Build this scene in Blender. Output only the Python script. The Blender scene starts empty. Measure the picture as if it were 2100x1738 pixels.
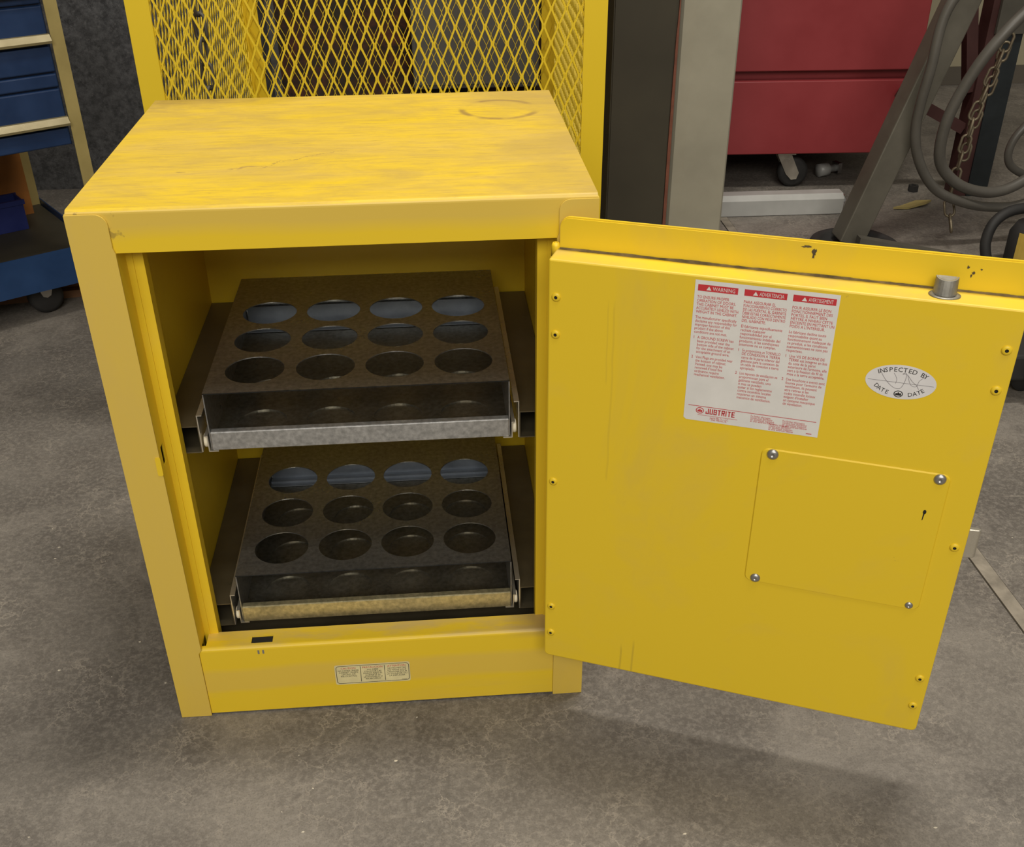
import bpy, bmesh, math, random
from mathutils import Vector, Matrix
random.seed(7)
R = math.radians
S = bpy.context.scene
C = S.collection

# ------------------------------------------------------------------ camera
YAW, PITCH, ROLL = 0.0772, -0.5655, -0.0085
FPX, PPX, PPY = 2198.86, 1050.4, 975.14
CAM = Vector((0.3594, -1.0605, 1.0299))
fw = Vector((math.sin(YAW)*math.cos(PITCH), math.cos(YAW)*math.cos(PITCH), math.sin(PITCH)))
r0 = Vector((math.cos(YAW), -math.sin(YAW), 0)); u0 = r0.cross(fw)
rt = math.cos(ROLL)*r0 + math.sin(ROLL)*u0; up = rt.cross(fw)
cd = bpy.data.cameras.new('camera'); cam = bpy.data.objects.new('camera', cd); C.objects.link(cam)
cam.matrix_world = Matrix(((rt.x, up.x, -fw.x, CAM.x), (rt.y, up.y, -fw.y, CAM.y), (rt.z, up.z, -fw.z, CAM.z), (0, 0, 0, 1)))
cd.sensor_fit = 'HORIZONTAL'; cd.sensor_width = 36; cd.lens = FPX/2100*36
cd.shift_x = (1050-PPX)/2100; cd.shift_y = (PPY-869)/2100
cd.clip_start = 0.02
S.camera = cam

# ------------------------------------------------------------------ light
w = bpy.data.worlds.new('world'); S.world = w; w.use_nodes = True
w.node_tree.nodes['Background'].inputs[0].default_value = (1.0, 0.93, 0.82, 1)
w.node_tree.nodes['Background'].inputs[1].default_value = 0.20
def strip_light(name, loc, sx, sy, watts, col=(1.0, 0.94, 0.84)):
    l = bpy.data.lights.new(name, 'AREA'); l.shape = 'RECTANGLE'; l.size = sx; l.size_y = sy; l.energy = watts; l.color = col
    o = bpy.data.objects.new(name, l); C.objects.link(o); o.location = loc
    return o
strip_light('ceiling_lamp', (0.95, 0.42, 3.7), 0.9, 0.30, 72)
strip_light('ceiling_lamp', (0.75, -1.00, 3.5), 1.4, 0.45, 24)
# added broad fill light behind the camera, aimed at the cabinet
o = strip_light('front_fill', (0.1, -3.9, 3.1), 3.2, 1.6, 138, (1.0, .95, .87)); o.rotation_euler = (R(90-33), 0, 0)
S.view_settings.view_transform = 'Standard'; S.view_settings.look = 'None'
S.view_settings.gamma = 1; S.view_settings.use_curve_mapping = False
S.view_settings.exposure = 0.0

# ------------------------------------------------------------------ material helpers
class NT:
    def __init__(s, name):
        s.m = bpy.data.materials.new(name); s.m.use_nodes = True
        s.t = s.m.node_tree; s.b = s.t.nodes['Principled BSDF']; s._co = None
    def n(s, typ, **kw):
        x = s.t.nodes.new(typ)
        for k, v in kw.items(): setattr(x, k, v)
        return x
    def put(s, sock, v):
        if isinstance(v, bpy.types.NodeSocket): s.t.links.new(v, sock)
        elif isinstance(v, (tuple, list)) and len(v) == 3 and sock.type == 'RGBA': sock.default_value = (*v, 1)
        else: sock.default_value = v
    def co(s):
        if not s._co: s._co = s.n('ShaderNodeTexCoord').outputs['Object']
        return s._co
    def mapped(s, loc=(0, 0, 0), scale=(1, 1, 1), rot=(0, 0, 0)):
        x = s.n('ShaderNodeMapping'); s.put(x.inputs[0], s.co())
        x.inputs[1].default_value = loc; x.inputs[2].default_value = rot; x.inputs[3].default_value = scale
        return x.outputs[0]
    def noise(s, scale, detail=4, rough=.55, vec=None, dist=0.0):
        x = s.n('ShaderNodeTexNoise'); s.put(x.inputs['Vector'], vec or s.co())
        x.inputs['Scale'].default_value = scale; x.inputs['Detail'].default_value = detail
        x.inputs['Roughness'].default_value = rough; x.inputs['Distortion'].default_value = dist
        return x.outputs['Fac']
    def voro(s, scale, feature='F1', vec=None):
        x = s.n('ShaderNodeTexVoronoi', feature=feature); s.put(x.inputs['Vector'], vec or s.co()); x.inputs['Scale'].default_value = scale
        return x.outputs['Distance']
    def mr(s, v, a, b, c=0.0, d=1.0):
        x = s.n('ShaderNodeMapRange'); s.put(x.inputs[0], v)
        for i, q in enumerate((a, b, c, d)): s.put(x.inputs[i+1], q)
        return x.outputs[0]
    def math(s, op, a, b=0.0, c=None):
        x = s.n('ShaderNodeMath', operation=op); s.put(x.inputs[0], a); s.put(x.inputs[1], b)
        if c is not None: s.put(x.inputs[2], c)
        return x.outputs[0]
    def mix(s, f, a, b, mode='MIX'):
        x = s.n('ShaderNodeMix', data_type='RGBA', blend_type=mode)
        s.put(x.inputs[0], f); s.put(x.inputs[6], a); s.put(x.inputs[7], b)
        return x.outputs[2]
    def xyz(s, vec=None):
        x = s.n('ShaderNodeSeparateXYZ'); s.put(x.inputs[0], vec or s.co()); return x.outputs
    def bump(s, h, strength=.3, dist=.001):
        x = s.n('ShaderNodeBump'); s.put(x.inputs['Height'], h); x.inputs['Strength'].default_value = strength; x.inputs['Distance'].default_value = dist
        s.t.links.new(x.outputs[0], s.b.inputs['Normal'])
    def out(s, col, rough=.5, metal=0.0, spec=.5):
        s.put(s.b.inputs['Base Color'], col); s.put(s.b.inputs['Roughness'], rough); s.put(s.b.inputs['Metallic'], metal)
        s.put(s.b.inputs['Specular IOR Level'], spec)
        return s.m

def plain(name, col, rough=.5, metal=0.0, var=.12, scale=14, spec=.5):
    t = NT(name)
    f = t.noise(scale, 5, .6)
    c = t.mix(t.mr(f, .3, .7), tuple(x*(1-var) for x in col), tuple(min(1, x*(1+var)) for x in col))
    return t.out(c, t.mr(f, .3, .7, max(0, rough-.08), min(1, rough+.08)), metal, spec)

YEL = (0.79, 0.545, 0.022)
DUST = (0.62, 0.43, 0.10)
GRIME = (0.20, 0.135, 0.045)
def paint(name, dust=.3, grime=.2, streak=(1, 1, 1), marks=None, base=YEL, rough=.42, dscale=5):
    t = NT(name)
    v = t.mapped(scale=streak)
    a = t.noise(dscale, 6, .62, v, .4)
    d = t.mr(a, .62-.45*dust, .80-.25*dust, 0, min(.85, .25+dust))
    b = t.noise(dscale*6, 5, .7, v)
    d2 = t.math('MULTIPLY', d, t.mr(b, .3, .65, .45, 1))
    col = t.mix(d2, base, DUST)
    g = t.noise(dscale*3.1, 7, .72, t.mapped(loc=(3.1, 1.7, 5.3), scale=streak), .8)
    gm = t.mr(g, .74-.12*grime, .86-.1*grime, 0, .75)
    col = t.mix(gm, col, GRIME)
    if marks: col = marks(t, col)
    fine = t.noise(420, 2, .5)
    t.bump(fine, .06, .0004)
    return t.out(col, t.math('ADD', t.mr(d2, 0, 1, rough, rough+.22), 0.0), 0.0, .45)

def ring_marks(t, col):
    # rings left by cans and scratches on the top sheet (coordinates in metres about the cabinet's centre)
    fs = t.noise(60, 6, .75, t.mapped(loc=(2, 5, 1), scale=(.35, 2.2, 1)))
    col = t.mix(t.mr(fs, .48, .66, 0, .55), col, (.46, .31, .07))
    fb = t.noise(7, 7, .7, t.mapped(loc=(8, 1, 1), scale=(.7, 1.6, 1)), .7)
    col = t.mix(t.mr(fb, .46, .64, 0, .55), col, (.50, .345, .085))
    sc2 = t.noise(24, 3, .6, t.mapped(loc=(3, 9, 1), scale=(.5, 3.5, 1), rot=(0, 0, .15)), 1.2)
    col = t.mix(t.mr(sc2, .70, .735, 0, .6), col, (.30, .20, .06))
    x, y, z = t.xyz(t.co())
    wob = t.mr(t.noise(30, 3, .6), 0, 1, -.006, .006)
    def ring(cx, cy, ry, r, wd, keep):
        dx = t.math('SUBTRACT', x, cx); dy = t.math('MULTIPLY', t.math('SUBTRACT', y, cy), ry)
        rr = t.math('SQRT', t.math('ADD', t.math('MULTIPLY', dx, dx), t.math('MULTIPLY', dy, dy)))
        m = t.mr(t.math('ABSOLUTE', t.math('SUBTRACT', rr, r)), wd*.3, wd, 1, 0)
        return t.math('MULTIPLY', m, t.mr(t.noise(keep, 3, .6), .42, .55))
    m1 = ring(.190, .130, 1.0, .048, .0065, 14)
    col = t.mix(t.math('MULTIPLY', m1, .8), col, (.30, .185, .06))
    m2 = ring(-.101, -.104, 1.0, .010, .004, 40)
    col = t.mix(t.math('MULTIPLY', m2, .7), col, (.36, .23, .09))
    # wandering scratch
    path = t.math('ADD', t.math('MULTIPLY', x, .55), t.mr(t.noise(26, 4, .7), 0, 1, -.035, .035))
    ln = t.mr(t.math('ABSOLUTE', t.math('SUBTRACT', t.math('ADD', y, .042), path)), .0008, .0022, 1, 0)
    seg = t.math('MULTIPLY', t.mr(x, -.125, -.118), t.mr(x, .0, .006, 1, 0))
    col = t.mix(t.math('MULTIPLY', t.math('MULTIPLY', ln, seg), .6), col, (.34, .22, .07))
    # dirt gathering in the rear left corner and the right edge
    cl = t.math('MULTIPLY', t.mr(t.math('ADD', x, t.mr(t.noise(11, 5, .6), 0, 1, -.12, .12)), -.20, -.06, 1, 0), t.mr(t.math('ADD', y, t.mr(t.noise(17, 5, .6), 0, 1, -.05, .05)), .17, .225))
    col = t.mix(t.math('MULTIPLY', cl, .75), col, (.26, .165, .05))
    er = t.mr(t.math('ADD', x, t.mr(t.noise(9, 5, .6), 0, 1, -.16, .16)), .17, .30, 0, .55)
    return t.mix(er, col, (.42, .29, .09))

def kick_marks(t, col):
    # tan horizontal band across the kick plate, wavering at its edges
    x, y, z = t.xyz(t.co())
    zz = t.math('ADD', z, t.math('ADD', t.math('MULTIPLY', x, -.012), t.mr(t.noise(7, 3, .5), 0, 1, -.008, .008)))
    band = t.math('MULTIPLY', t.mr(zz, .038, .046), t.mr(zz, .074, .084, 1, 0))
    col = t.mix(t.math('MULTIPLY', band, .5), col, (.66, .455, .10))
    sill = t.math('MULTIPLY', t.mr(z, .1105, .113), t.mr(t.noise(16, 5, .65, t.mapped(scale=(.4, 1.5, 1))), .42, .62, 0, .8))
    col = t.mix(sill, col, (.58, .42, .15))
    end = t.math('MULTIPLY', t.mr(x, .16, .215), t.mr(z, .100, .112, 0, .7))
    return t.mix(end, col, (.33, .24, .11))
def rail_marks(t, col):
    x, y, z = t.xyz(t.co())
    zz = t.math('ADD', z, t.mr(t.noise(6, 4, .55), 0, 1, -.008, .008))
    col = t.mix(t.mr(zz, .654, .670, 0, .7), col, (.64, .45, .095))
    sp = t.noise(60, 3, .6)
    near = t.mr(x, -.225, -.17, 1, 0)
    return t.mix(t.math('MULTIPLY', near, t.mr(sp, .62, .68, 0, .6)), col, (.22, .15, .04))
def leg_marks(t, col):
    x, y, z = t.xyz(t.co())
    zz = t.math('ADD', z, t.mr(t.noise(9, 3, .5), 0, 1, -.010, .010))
    tan_fac = t.mr(zz, .040, .062, 0, .42)  # tan tint above the foot of the post
    return t.mix(tan_fac, col, (.66, .475, .085))
def door_marks(t, col):
    # thin runs, finger smears and a crease whose shade is painted as lines
    v = t.noise(5, 5, .65, t.mapped(loc=(1.3, .2, .4), scale=(1, 1, .6)), .6)
    col = t.mix(t.mr(v, .58, .75, 0, .35), col, (.58, .41, .09))
    x, y, z = t.xyz(t.co())
    xw = t.math('ADD', x, t.mr(t.noise(14, 2, .5), 0, 1, -.003, .003))
    def run_crease(cx, w_, z0, z1, amt, c):
        m = t.mr(t.math('ABSOLUTE', t.math('SUBTRACT', xw, cx)), w_*.4, w_, 1, 0)
        m = t.math('MULTIPLY', m, t.math('MULTIPLY', t.mr(z, z0, z0+.006), t.mr(z, z1-.012, z1, 1, 0)))
        return t.mix(t.math('MULTIPLY', m, amt), col, c)
    for a_ in ((.302, .0016, .098, .150, .42, (.42, .29, .03)), (.316, .0016, .098, .160, .42, (.42, .29, .03)), (.276, .0014, .38, .60, .25, (.50, .34, .03)), (.270, .0010, .50, .60, .25, (.50, .34, .03))):
        col = run_crease(*a_)
    g = t.noise(38, 4, .6, t.mapped(loc=(4, 2, 7), scale=(1, 1, 1)), .3)
    return t.mix(t.mr(g, .735, .775, 0, .55), col, (.30, .21, .05))
def doortop_marks(t, col):
    d = t.noise(12, 5, .65, t.mapped(scale=(.5, .5, 1)))
    return t.mix(t.mr(d, .42, .68, 0, .7), col, (.44, .32, .13))
M = {}
M['top'] = paint('paint_top', .70, .62, (1, 3.2, 1), ring_marks, dscale=3.4)
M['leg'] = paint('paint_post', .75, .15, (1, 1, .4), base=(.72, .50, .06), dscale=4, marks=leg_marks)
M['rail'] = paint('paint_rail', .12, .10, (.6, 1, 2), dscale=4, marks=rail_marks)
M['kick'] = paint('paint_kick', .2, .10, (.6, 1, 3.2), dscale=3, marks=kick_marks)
M['yel'] = paint('paint_yellow', .18, .10)
M['inner'] = paint('paint_inner', .22, .1)
M['door'] = paint('paint_door', .16, .16, (1, 1, 1), base=(.78, .545, .022), marks=door_marks)
M['doortop'] = paint('paint_door_top', .55, .6, (.5, 1, 1), base=(.80, .58, .03), dscale=6, marks=doortop_marks)
M['cage'] = paint('paint_cage', .1, .05, base=(.77, .55, .02))
def galv(name, col=(.42, .43, .43), dust=.3, rg=(.24, .40), met=.92):
    t = NT(name)
    sp = t.noise(160, 3, .6); bl = t.noise(9, 5, .6)
    c = t.mix(t.mr(sp, .3, .7), tuple(x*.72 for x in col), tuple(min(1, x*1.25) for x in col))
    c = t.mix(t.mr(bl, .45, .75, 0, dust), c, (.22, .17, .10))
    return t.out(c, t.mr(bl, .3, .7, rg[0], rg[1]), met)
M['galv'] = galv('galvanised')
M['galv_dull'] = galv('galvanised_dull', (.26, .25, .21), .5, (.30, .45), .9)
M['rear_sheen'] = plain('blue_grey_sheen', (.24, .27, .31), .45, .4, .2, 30)  # blue-grey colour standing in for reflected light at the rack's rear
M['galv_bright'] = galv('galvanised_lip', (.50, .50, .49), .15, (.35, .5), .8)
M['galv_y'] = galv('galvanised_lip_worn', (.56, .50, .30), .15, (.3, .45), .8)
M['steel'] = plain('bare_steel', (.42, .41, .39), .35, .9)
M['bolt'] = plain('dull_bolt', (.26, .25, .22), .45, .6, .25, 60)
M['bright'] = plain('bright_zinc', (.72, .68, .58), .3, .85)
M['chrome'] = plain('chrome', (.75, .75, .76), .12, 1.0, .03)
M['dark'] = plain('black_rubber', (.018, .017, .016), .7, 0, .2)
M['hole'] = plain('dark_recess', (.012, .011, .008), .9)
M['nylon'] = plain('nylon', (.72, .66, .50), .5)
M['tube'] = plain('steel_tube_dusty', (.15, .125, .075), .35, .6, .2)
M['white'] = plain('label_white', (.70, .68, .64), .55, 0, .05, 30)
M['white2'] = plain('sticker_white', (.70, .68, .67), .5, 0, .06, 40)
M['clear'] = plain('label_cream', (.72, .63, .33), .4, 0, .12, 40)
M['red_ink'] = plain('red_ink', (.52, .030, .038), .55, 0, .05)
M['black_ink'] = plain('black_ink', (.02, .018, .016), .5, 0, .05)
M['grey_ink'] = plain('grey_ink', (.22, .20, .21), .5, 0, .05)
M['blue'] = plain('blue_enamel', (.012, .034, .098), .38, 0, .15)
M['bluelit'] = plain('blue_enamel_lit', (.010, .038, .112), .4, 0, .15)  # lit copy of the blue enamel, extra light put into its colour
M['cream'] = plain('cream_post', (.34, .27, .10), .5, 0, .12)
M['brass'] = plain('brass_strip', (.24, .20, .10), .4, .25, .08)
M['orange'] = plain('orange_wood', (.27, .10, .016), .6, 0, .2)
M['crate_blue'] = plain('plastic_blue', (.010, .018, .11), .45)
M['red'] = plain('red_enamel', (.26, .032, .036), .42, 0, .10, 5)
M['colgrey'] = plain('column_grey', (.29, .27, .205), .5, 0, .12, 5)
M['panel_dark'] = plain('dark_panel', (.036, .030, .017), .6, 0, .15, 5)
M['rust'] = plain('rust_edge', (.15, .048, .025), .7, 0, .25, 30)
M['frame'] = plain('grey_frame', (.115, .105, .082), .5, .2, .2, 8)
M['framedark'] = plain('grey_frame_dark', (.085, .078, .062), .55, .2, .2, 8)
M['maroon'] = plain('maroon_paint', (.050, .016, .014), .55, 0, .2)
M['navy'] = plain('dark_navy_paint', (.010, .014, .016), .5, 0, .2)
M['hose'] = plain('grey_hose', (.085, .078, .066), .42, 0, .12)
M['chain'] = plain('chain_steel', (.20, .165, .11), .5, .6, .2, 30)
M['alu'] = plain('aluminium', (.40, .40, .38), .45, .1, .08)
M['boxgrey'] = plain('box_grey', (.125, .115, .095), .6, 0, .12, 6)
M['tag'] = plain('yellow_tag', (.48, .33, .06), .5)
M['filler'] = plain('joint_mortar', (.25, .22, .175), .8, 0, .3, 30)
M['cream_wall'] = plain('cream_wall', (.34, .30, .20), .8, 0, .08, 2)
M['wall_base'] = plain('wall_base_dark', (.10, .085, .065), .8, 0, .1, 4)
M['wood'] = plain('wood_board', (.16, .075, .03), .7, 0, .25, 20)
M['grime_soft'] = plain('grime_soft', (.20, .14, .055), .8, 0, .5, 60)
M['grime'] = plain('grime', (.075, .055, .028), .8, 0, .5, 60)
M['chip'] = plain('pale_chip', (.55, .50, .40), .7)

def concrete_floor():
    t = NT('floor_concrete')
    big = t.noise(1.7, 5, .6, dist=.6); mid = t.noise(9, 9, .74, dist=.5); fine = t.noise(120, 6, .75); grain = t.noise(420, 3, .7)
    c = t.mix(t.mr(big, .36, .64), (.128, .116, .102), (.255, .232, .200))
    c = t.mix(t.mr(mid, .40, .66, 0, .75), c, (.115, .100, .086))
    lt = t.noise(4.2, 9, .75, t.mapped(loc=(5, 2, 0)), .9)
    c = t.mix(t.mr(lt, .52, .70, 0, .7), c, (.33, .30, .26))
    c = t.mix(t.mr(fine, .46, .62, 0, .50), c, (.33, .30, .26))
    c = t.mix(t.mr(grain, .50, .68, 0, .45), c, (.080, .070, .060))
    # scuffs drawn out along one direction
    sc_ = t.noise(16, 5, .7, t.mapped(loc=(1, 7, 0), scale=(.35, 1.6, 1), rot=(0, 0, .12)), .5)
    c = t.mix(t.mr(sc_, .64, .76, 0, .55), c, (.38, .34, .285))
    # pale hairline crazing
    nz = t.n('ShaderNodeTexNoise'); t.put(nz.inputs['Vector'], t.co()); nz.inputs['Scale'].default_value = 22; nz.inputs['Detail'].default_value = 6; nz.inputs['Roughness'].default_value = .65
    sc = t.n('ShaderNodeVectorMath', operation='SCALE'); t.put(sc.inputs[0], nz.outputs['Color']); sc.inputs['Scale'].default_value = .09
    vx = t.n('ShaderNodeVectorMath', operation='ADD'); t.put(vx.inputs[0], t.co()); t.put(vx.inputs[1], sc.outputs[0])
    cr = t.voro(26, 'DISTANCE_TO_EDGE', vx.outputs[0])
    cm = t.math('MULTIPLY', t.mr(cr, .0, .040, 1, 0), t.mr(t.noise(7, 5, .65), .44, .62, 0, .8))
    c = t.mix(cm, c, (.37, .33, .275))
    c = t.mix(1.0, c, (.87, .865, .86), 'MULTIPLY')
    t.bump(t.math('ADD', mid, t.math('MULTIPLY', fine, .6)), .35, .002)
    return t.out(c, t.mr(mid, .3, .7, .45, .70), 0, .4)
M['floor'] = concrete_floor()
def stone_wall():
    t = NT('mottled_concrete_wall')
    f = t.noise(34, 8, .8); g = t.noise(95, 4, .7); b = t.noise(3, 4, .6)
    c = t.mix(t.mr(f, .40, .60), (.045, .046, .050), (.145, .147, .155))
    c = t.mix(t.mr(g, .55, .72, 0, .8), c, (.20, .20, .205))
    c = t.mix(t.mr(b, .35, .7, .0, .5), c, (.055, .054, .05))
    t.bump(f, .6, .004)
    return t.out(c, .8)
M['stone'] = stone_wall()
def brown_wall():
    t = NT('rusty_brick_wall')
    f = t.noise(22, 6, .7); b = t.noise(5, 4, .6)
    c = t.mix(t.mr(f, .4, .7), (.020, .013, .007), (.16, .045, .018))
    c = t.mix(t.mr(b, .4, .6), c, (.035, .026, .014))
    return t.out(c, .8)
M['brown'] = brown_wall()

# ------------------------------------------------------------------ mesh helpers
def box(bm, x0, x1, y0, y1, z0, z1, f=None, mi=0):
    v = []
    for z in (z0, z1):
        for y in (y0, y1):
            for x in (x0, x1):
                p = Vector((x, y, z)); v.append(bm.verts.new(f(p) if f else p))
    fs = []
    for q in ((0, 2, 3, 1), (4, 5, 7, 6), (0, 1, 5, 4), (2, 6, 7, 3), (0, 4, 6, 2), (1, 3, 7, 5)):
        fc = bm.faces.new([v[i] for i in q]); fc.material_index = mi; fs.append(fc)
    return fs
def prism(bm, pts, lo, hi, f, mi=0):
    """extrude a closed 2-D outline; f(a, b, t) gives the 3-D point"""
    A = [bm.verts.new(f(a, b, lo)) for a, b in pts]; B = [bm.verts.new(f(a, b, hi)) for a, b in pts]
    n = len(pts)
    fs = [bm.faces.new(A[::-1]), bm.faces.new(B)]
    for i in range(n): fs.append(bm.faces.new((A[i], A[(i+1) % n], B[(i+1) % n], B[i])))
    for x in fs: x.material_index = mi
    return fs
def tube(bm, pts, rad, n=10, closed=False, mi=0, caps=True):
    pts = [Vector(p) for p in pts]; rings = []; L = len(pts); prev = None
    for i, p in enumerate(pts):
        a = pts[(i-1) % L] if (closed or i > 0) else p; b = pts[(i+1) % L] if (closed or i < L-1) else p
        d = (b-a).normalized()
        if prev is None:
            ref = Vector((0, 0, 1)) if abs(d.z) < .9 else Vector((1, 0, 0)); e1 = d.cross(ref).normalized()
        else:
            e1 = (prev - d*prev.dot(d)).normalized()
        prev = e1; e2 = d.cross(e1)
        rr = rad[i] if isinstance(rad, (list, tuple)) else rad
        rings.append([bm.verts.new(p + rr*(math.cos(2*math.pi*k/n)*e1 + math.sin(2*math.pi*k/n)*e2)) for k in range(n)])
    for i in range(L if closed else L-1):
        A, B = rings[i], rings[(i+1) % L]
        for k in range(n):
            f = bm.faces.new((A[k], A[(k+1) % n], B[(k+1) % n], B[k])); f.smooth = True; f.material_index = mi
    if not closed and caps:
        for q in (rings[0][::-1], rings[-1]):
            f = bm.faces.new(q); f.material_index = mi
def lathe(bm, prof, f, n=20, mi=0, smooth=True):
    """prof: (radius, height) pairs; f maps local (x, y, h) to the mesh's space"""
    rings = []
    for r_, h in prof:
        if r_ < 1e-7: rings.append([bm.verts.new(f(Vector((0, 0, h))))])
        else: rings.append([bm.verts.new(f(Vector((r_*math.cos(2*math.pi*k/n), r_*math.sin(2*math.pi*k/n), h)))) for k in range(n)])
    for A, B in zip(rings, rings[1:]):
        for k in range(n):
            a = [A[0]] if len(A) == 1 else [A[k], A[(k+1) % n]]
            b = [B[0]] if len(B) == 1 else [B[(k+1) % n], B[k]]
            if len(a)+len(b) < 3: continue
            fc = bm.faces.new(a+b); fc.smooth = smooth; fc.material_index = mi
def rrect(x0, x1, z0, z1, r, n=6, corners=(1, 1, 1, 1)):
    """rounded rectangle outline, corners in order BL BR TR TL"""
    out = []
    for i, (cx, cz, a0, px, pz) in enumerate(((x0+r, z0+r, 180, x0, z0), (x1-r, z0+r, 270, x1, z0), (x1-r, z1-r, 0, x1, z1), (x0+r, z1-r, 90, x0, z1))):
        if corners[i]:
            for k in range(n+1):
                a = R(a0+90*k/n); out.append((cx+r*math.cos(a), cz+r*math.sin(a)))
        else: out.append((px, pz))
    return out
def spline(pts, per=8):
    pts = [Vector(p) for p in pts]; out = []
    for i in range(len(pts)-1):
        p0 = pts[max(i-1, 0)]; p1 = pts[i]; p2 = pts[i+1]; p3 = pts[min(i+2, len(pts)-1)]
        for k in range(per):
            t = k/per
            out.append(.5*((2*p1)+(p2-p0)*t+(2*p0-5*p1+4*p2-p3)*t*t+(3*p1-p0-3*p2+p3)*t*t*t))
    out.append(pts[-1]); return out

ROOTLOC = {}
def thing(name, label, cat, loc, rz=0, group=None):
    o = bpy.data.objects.new(name, None); C.objects.link(o); o.location = loc; o.rotation_euler = (0, 0, rz)
    o.empty_display_size = .05
    tag(o, label, cat, group); return o
def tag(o, label=None, cat=None, group=None, kind=None):
    if label: o['label'] = label
    if cat: o['category'] = cat
    if group: o['group'] = group
    if kind: o['kind'] = kind
    return o
def obj(name, bm, mats, parent=None, origin=None, bevel=0, label=None, kind=None, smooth_angle=None):
    """link bm as one mesh object; origin = world point subtracted from the vertices (the root's location)"""
    bmesh.ops.recalc_face_normals(bm, faces=bm.faces)
    if origin is not None: bmesh.ops.translate(bm, verts=bm.verts, vec=-Vector(origin))
    me = bpy.data.meshes.new(name); bm.to_mesh(me); bm.free()
    for m in (mats if isinstance(mats, (list, tuple)) else [mats]): me.materials.append(M[m])
    o = bpy.data.objects.new(name, me); C.objects.link(o)
    if parent: o.parent = parent
    elif origin is not None: o.location = origin
    if bevel:
        b = o.modifiers.new('bevel', 'BEVEL'); b.width = bevel; b.segments = 2; b.limit_method = 'ANGLE'; b.angle_limit = R(40)
    if label: o['label'] = label
    if kind: o['kind'] = kind
    return o
def copy_tree(o, parent=None):
    c = o.copy(); C.objects.link(c); c.parent = parent
    for ch in list(o.children): copy_tree(ch, c)
    return c
NB = bmesh.new
def bar(b, a, c, w1, w2):
    a, c = Vector(a), Vector(c); d = (c-a).normalized(); s1 = Vector((0, 1, 0)); s2 = d.cross(s1).normalized()
    A_ = [b.verts.new(a+s1*i*w1+s2*j*w2) for i, j in ((-1, -1), (1, -1), (1, 1), (-1, 1))]; B_ = [b.verts.new(c+s1*i*w1+s2*j*w2) for i, j in ((-1, -1), (1, -1), (1, 1), (-1, 1))]
    b.faces.new(A_[::-1]); b.faces.new(B_)
    for i in range(4): b.faces.new((A_[i], A_[(i+1) % 4], B_[(i+1) % 4], B_[i]))

# flat lettering: returns triangles of a line of text in its own 2-D frame
def text_tris(s, size, align='LEFT', spacing=1.0):
    cu = bpy.data.curves.new('t', 'FONT'); cu.body = s; cu.size = size; cu.align_x = align; cu.resolution_u = 2; cu.space_character = spacing
    ob = bpy.data.objects.new('t', cu)
    me = ob.to_mesh()
    me.calc_loop_triangles()
    vs = [v.co.copy() for v in me.vertices]; ts = [tuple(t.vertices) for t in me.loop_triangles]
    ob.to_mesh_clear(); bpy.data.objects.remove(ob); bpy.data.curves.remove(cu)
    return vs, ts
def put_text(bm, s, size, x, y, f, mi, align='LEFT', bold=0.0, maxw=None, squeeze=1.0):
    """f(x, y, lift) -> 3-D"""
    vs, ts = text_tris(s, size, align)
    if not vs: return
    xs = [v.x for v in vs]; wd = max(xs)-min(xs)
    k = squeeze
    if maxw and wd*k > maxw: k = maxw/wd
    B = [bm.verts.new(f(x+v.x*k, y+v.y, 1)) for v in vs]
    for t in ts:
        try: fc = bm.faces.new([B[i] for i in t]); fc.material_index = mi
        except ValueError: pass
def poly(bm, pts, f, mi, lift=1):
    fc = bm.faces.new([bm.verts.new(f(a, b, lift)) for a, b in pts]); fc.material_index = mi
def stroke(bm, pts, wd, f, mi, lift=1):
    for (a, b), (c, d) in zip(pts, pts[1:]):
        v = Vector((c-a, d-b)); 
        if v.length < 1e-9: continue
        nrm = Vector((-v.y, v.x)).normalized()*wd/2
        poly(bm, ((a-nrm.x, b-nrm.y), (c-nrm.x, d-nrm.y), (c+nrm.x, d+nrm.y), (a+nrm.x, b+nrm.y)), f, mi, lift)
def disc(cx, cy, rx, ry=None, n=28):
    ry = rx if ry is None else ry
    return [(cx+rx*math.cos(2*math.pi*k/n), cy+ry*math.sin(2*math.pi*k/n)) for k in range(n)]

# ================================================================== SETTING
JX = 1.188
fl = NB(); box(fl, -4, JX+5, -3.5, 6.5, -.20, -.012)
floor = obj('floor', fl, 'floor', kind='structure')
floor['label'] = 'stained grey concrete floor of the workshop'
b = NB(); box(b, -4, JX-.002, -3.5, 6.5, -.012, 0); obj('slab', b, 'floor', floor)
b = NB(); box(b, JX+.026, JX+5, -3.5, 6.5, -.012, -.0008); obj('slab', b, 'floor', floor)
b = NB(); box(b, JX+.002, JX+.0255, -3.5, 6.5, -.012, -.0009); obj('joint_filler', b, 'filler', floor)
b = NB(); box(b, -4, -.12, 2.35, 2.6, 0, 3.6); tag(obj('wall_left', b, 'stone'), 'dark grey mottled concrete wall behind the blue tool cart', kind='structure')
b = NB(); box(b, -.12, 2.05, 2.82, 3.0, 0, 3.6); tag(obj('wall_middle', b, 'brown'), 'dark brown rusty wall seen through the yellow mesh cage', kind='structure')
b = NB(); box(b, 2.05, 6.2, 3.42, 3.6, 0, 3.6); tag(obj('wall_back', b, 'cream_wall'), 'cream painted wall far behind the hoses', kind='structure')
b = NB(); box(b, 2.05, 6.2, 3.405, 3.42, 0, .07); tag(obj('baseboard_back', b, 'wall_base'), 'dark strip along the foot of the cream wall', kind='structure')

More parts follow.
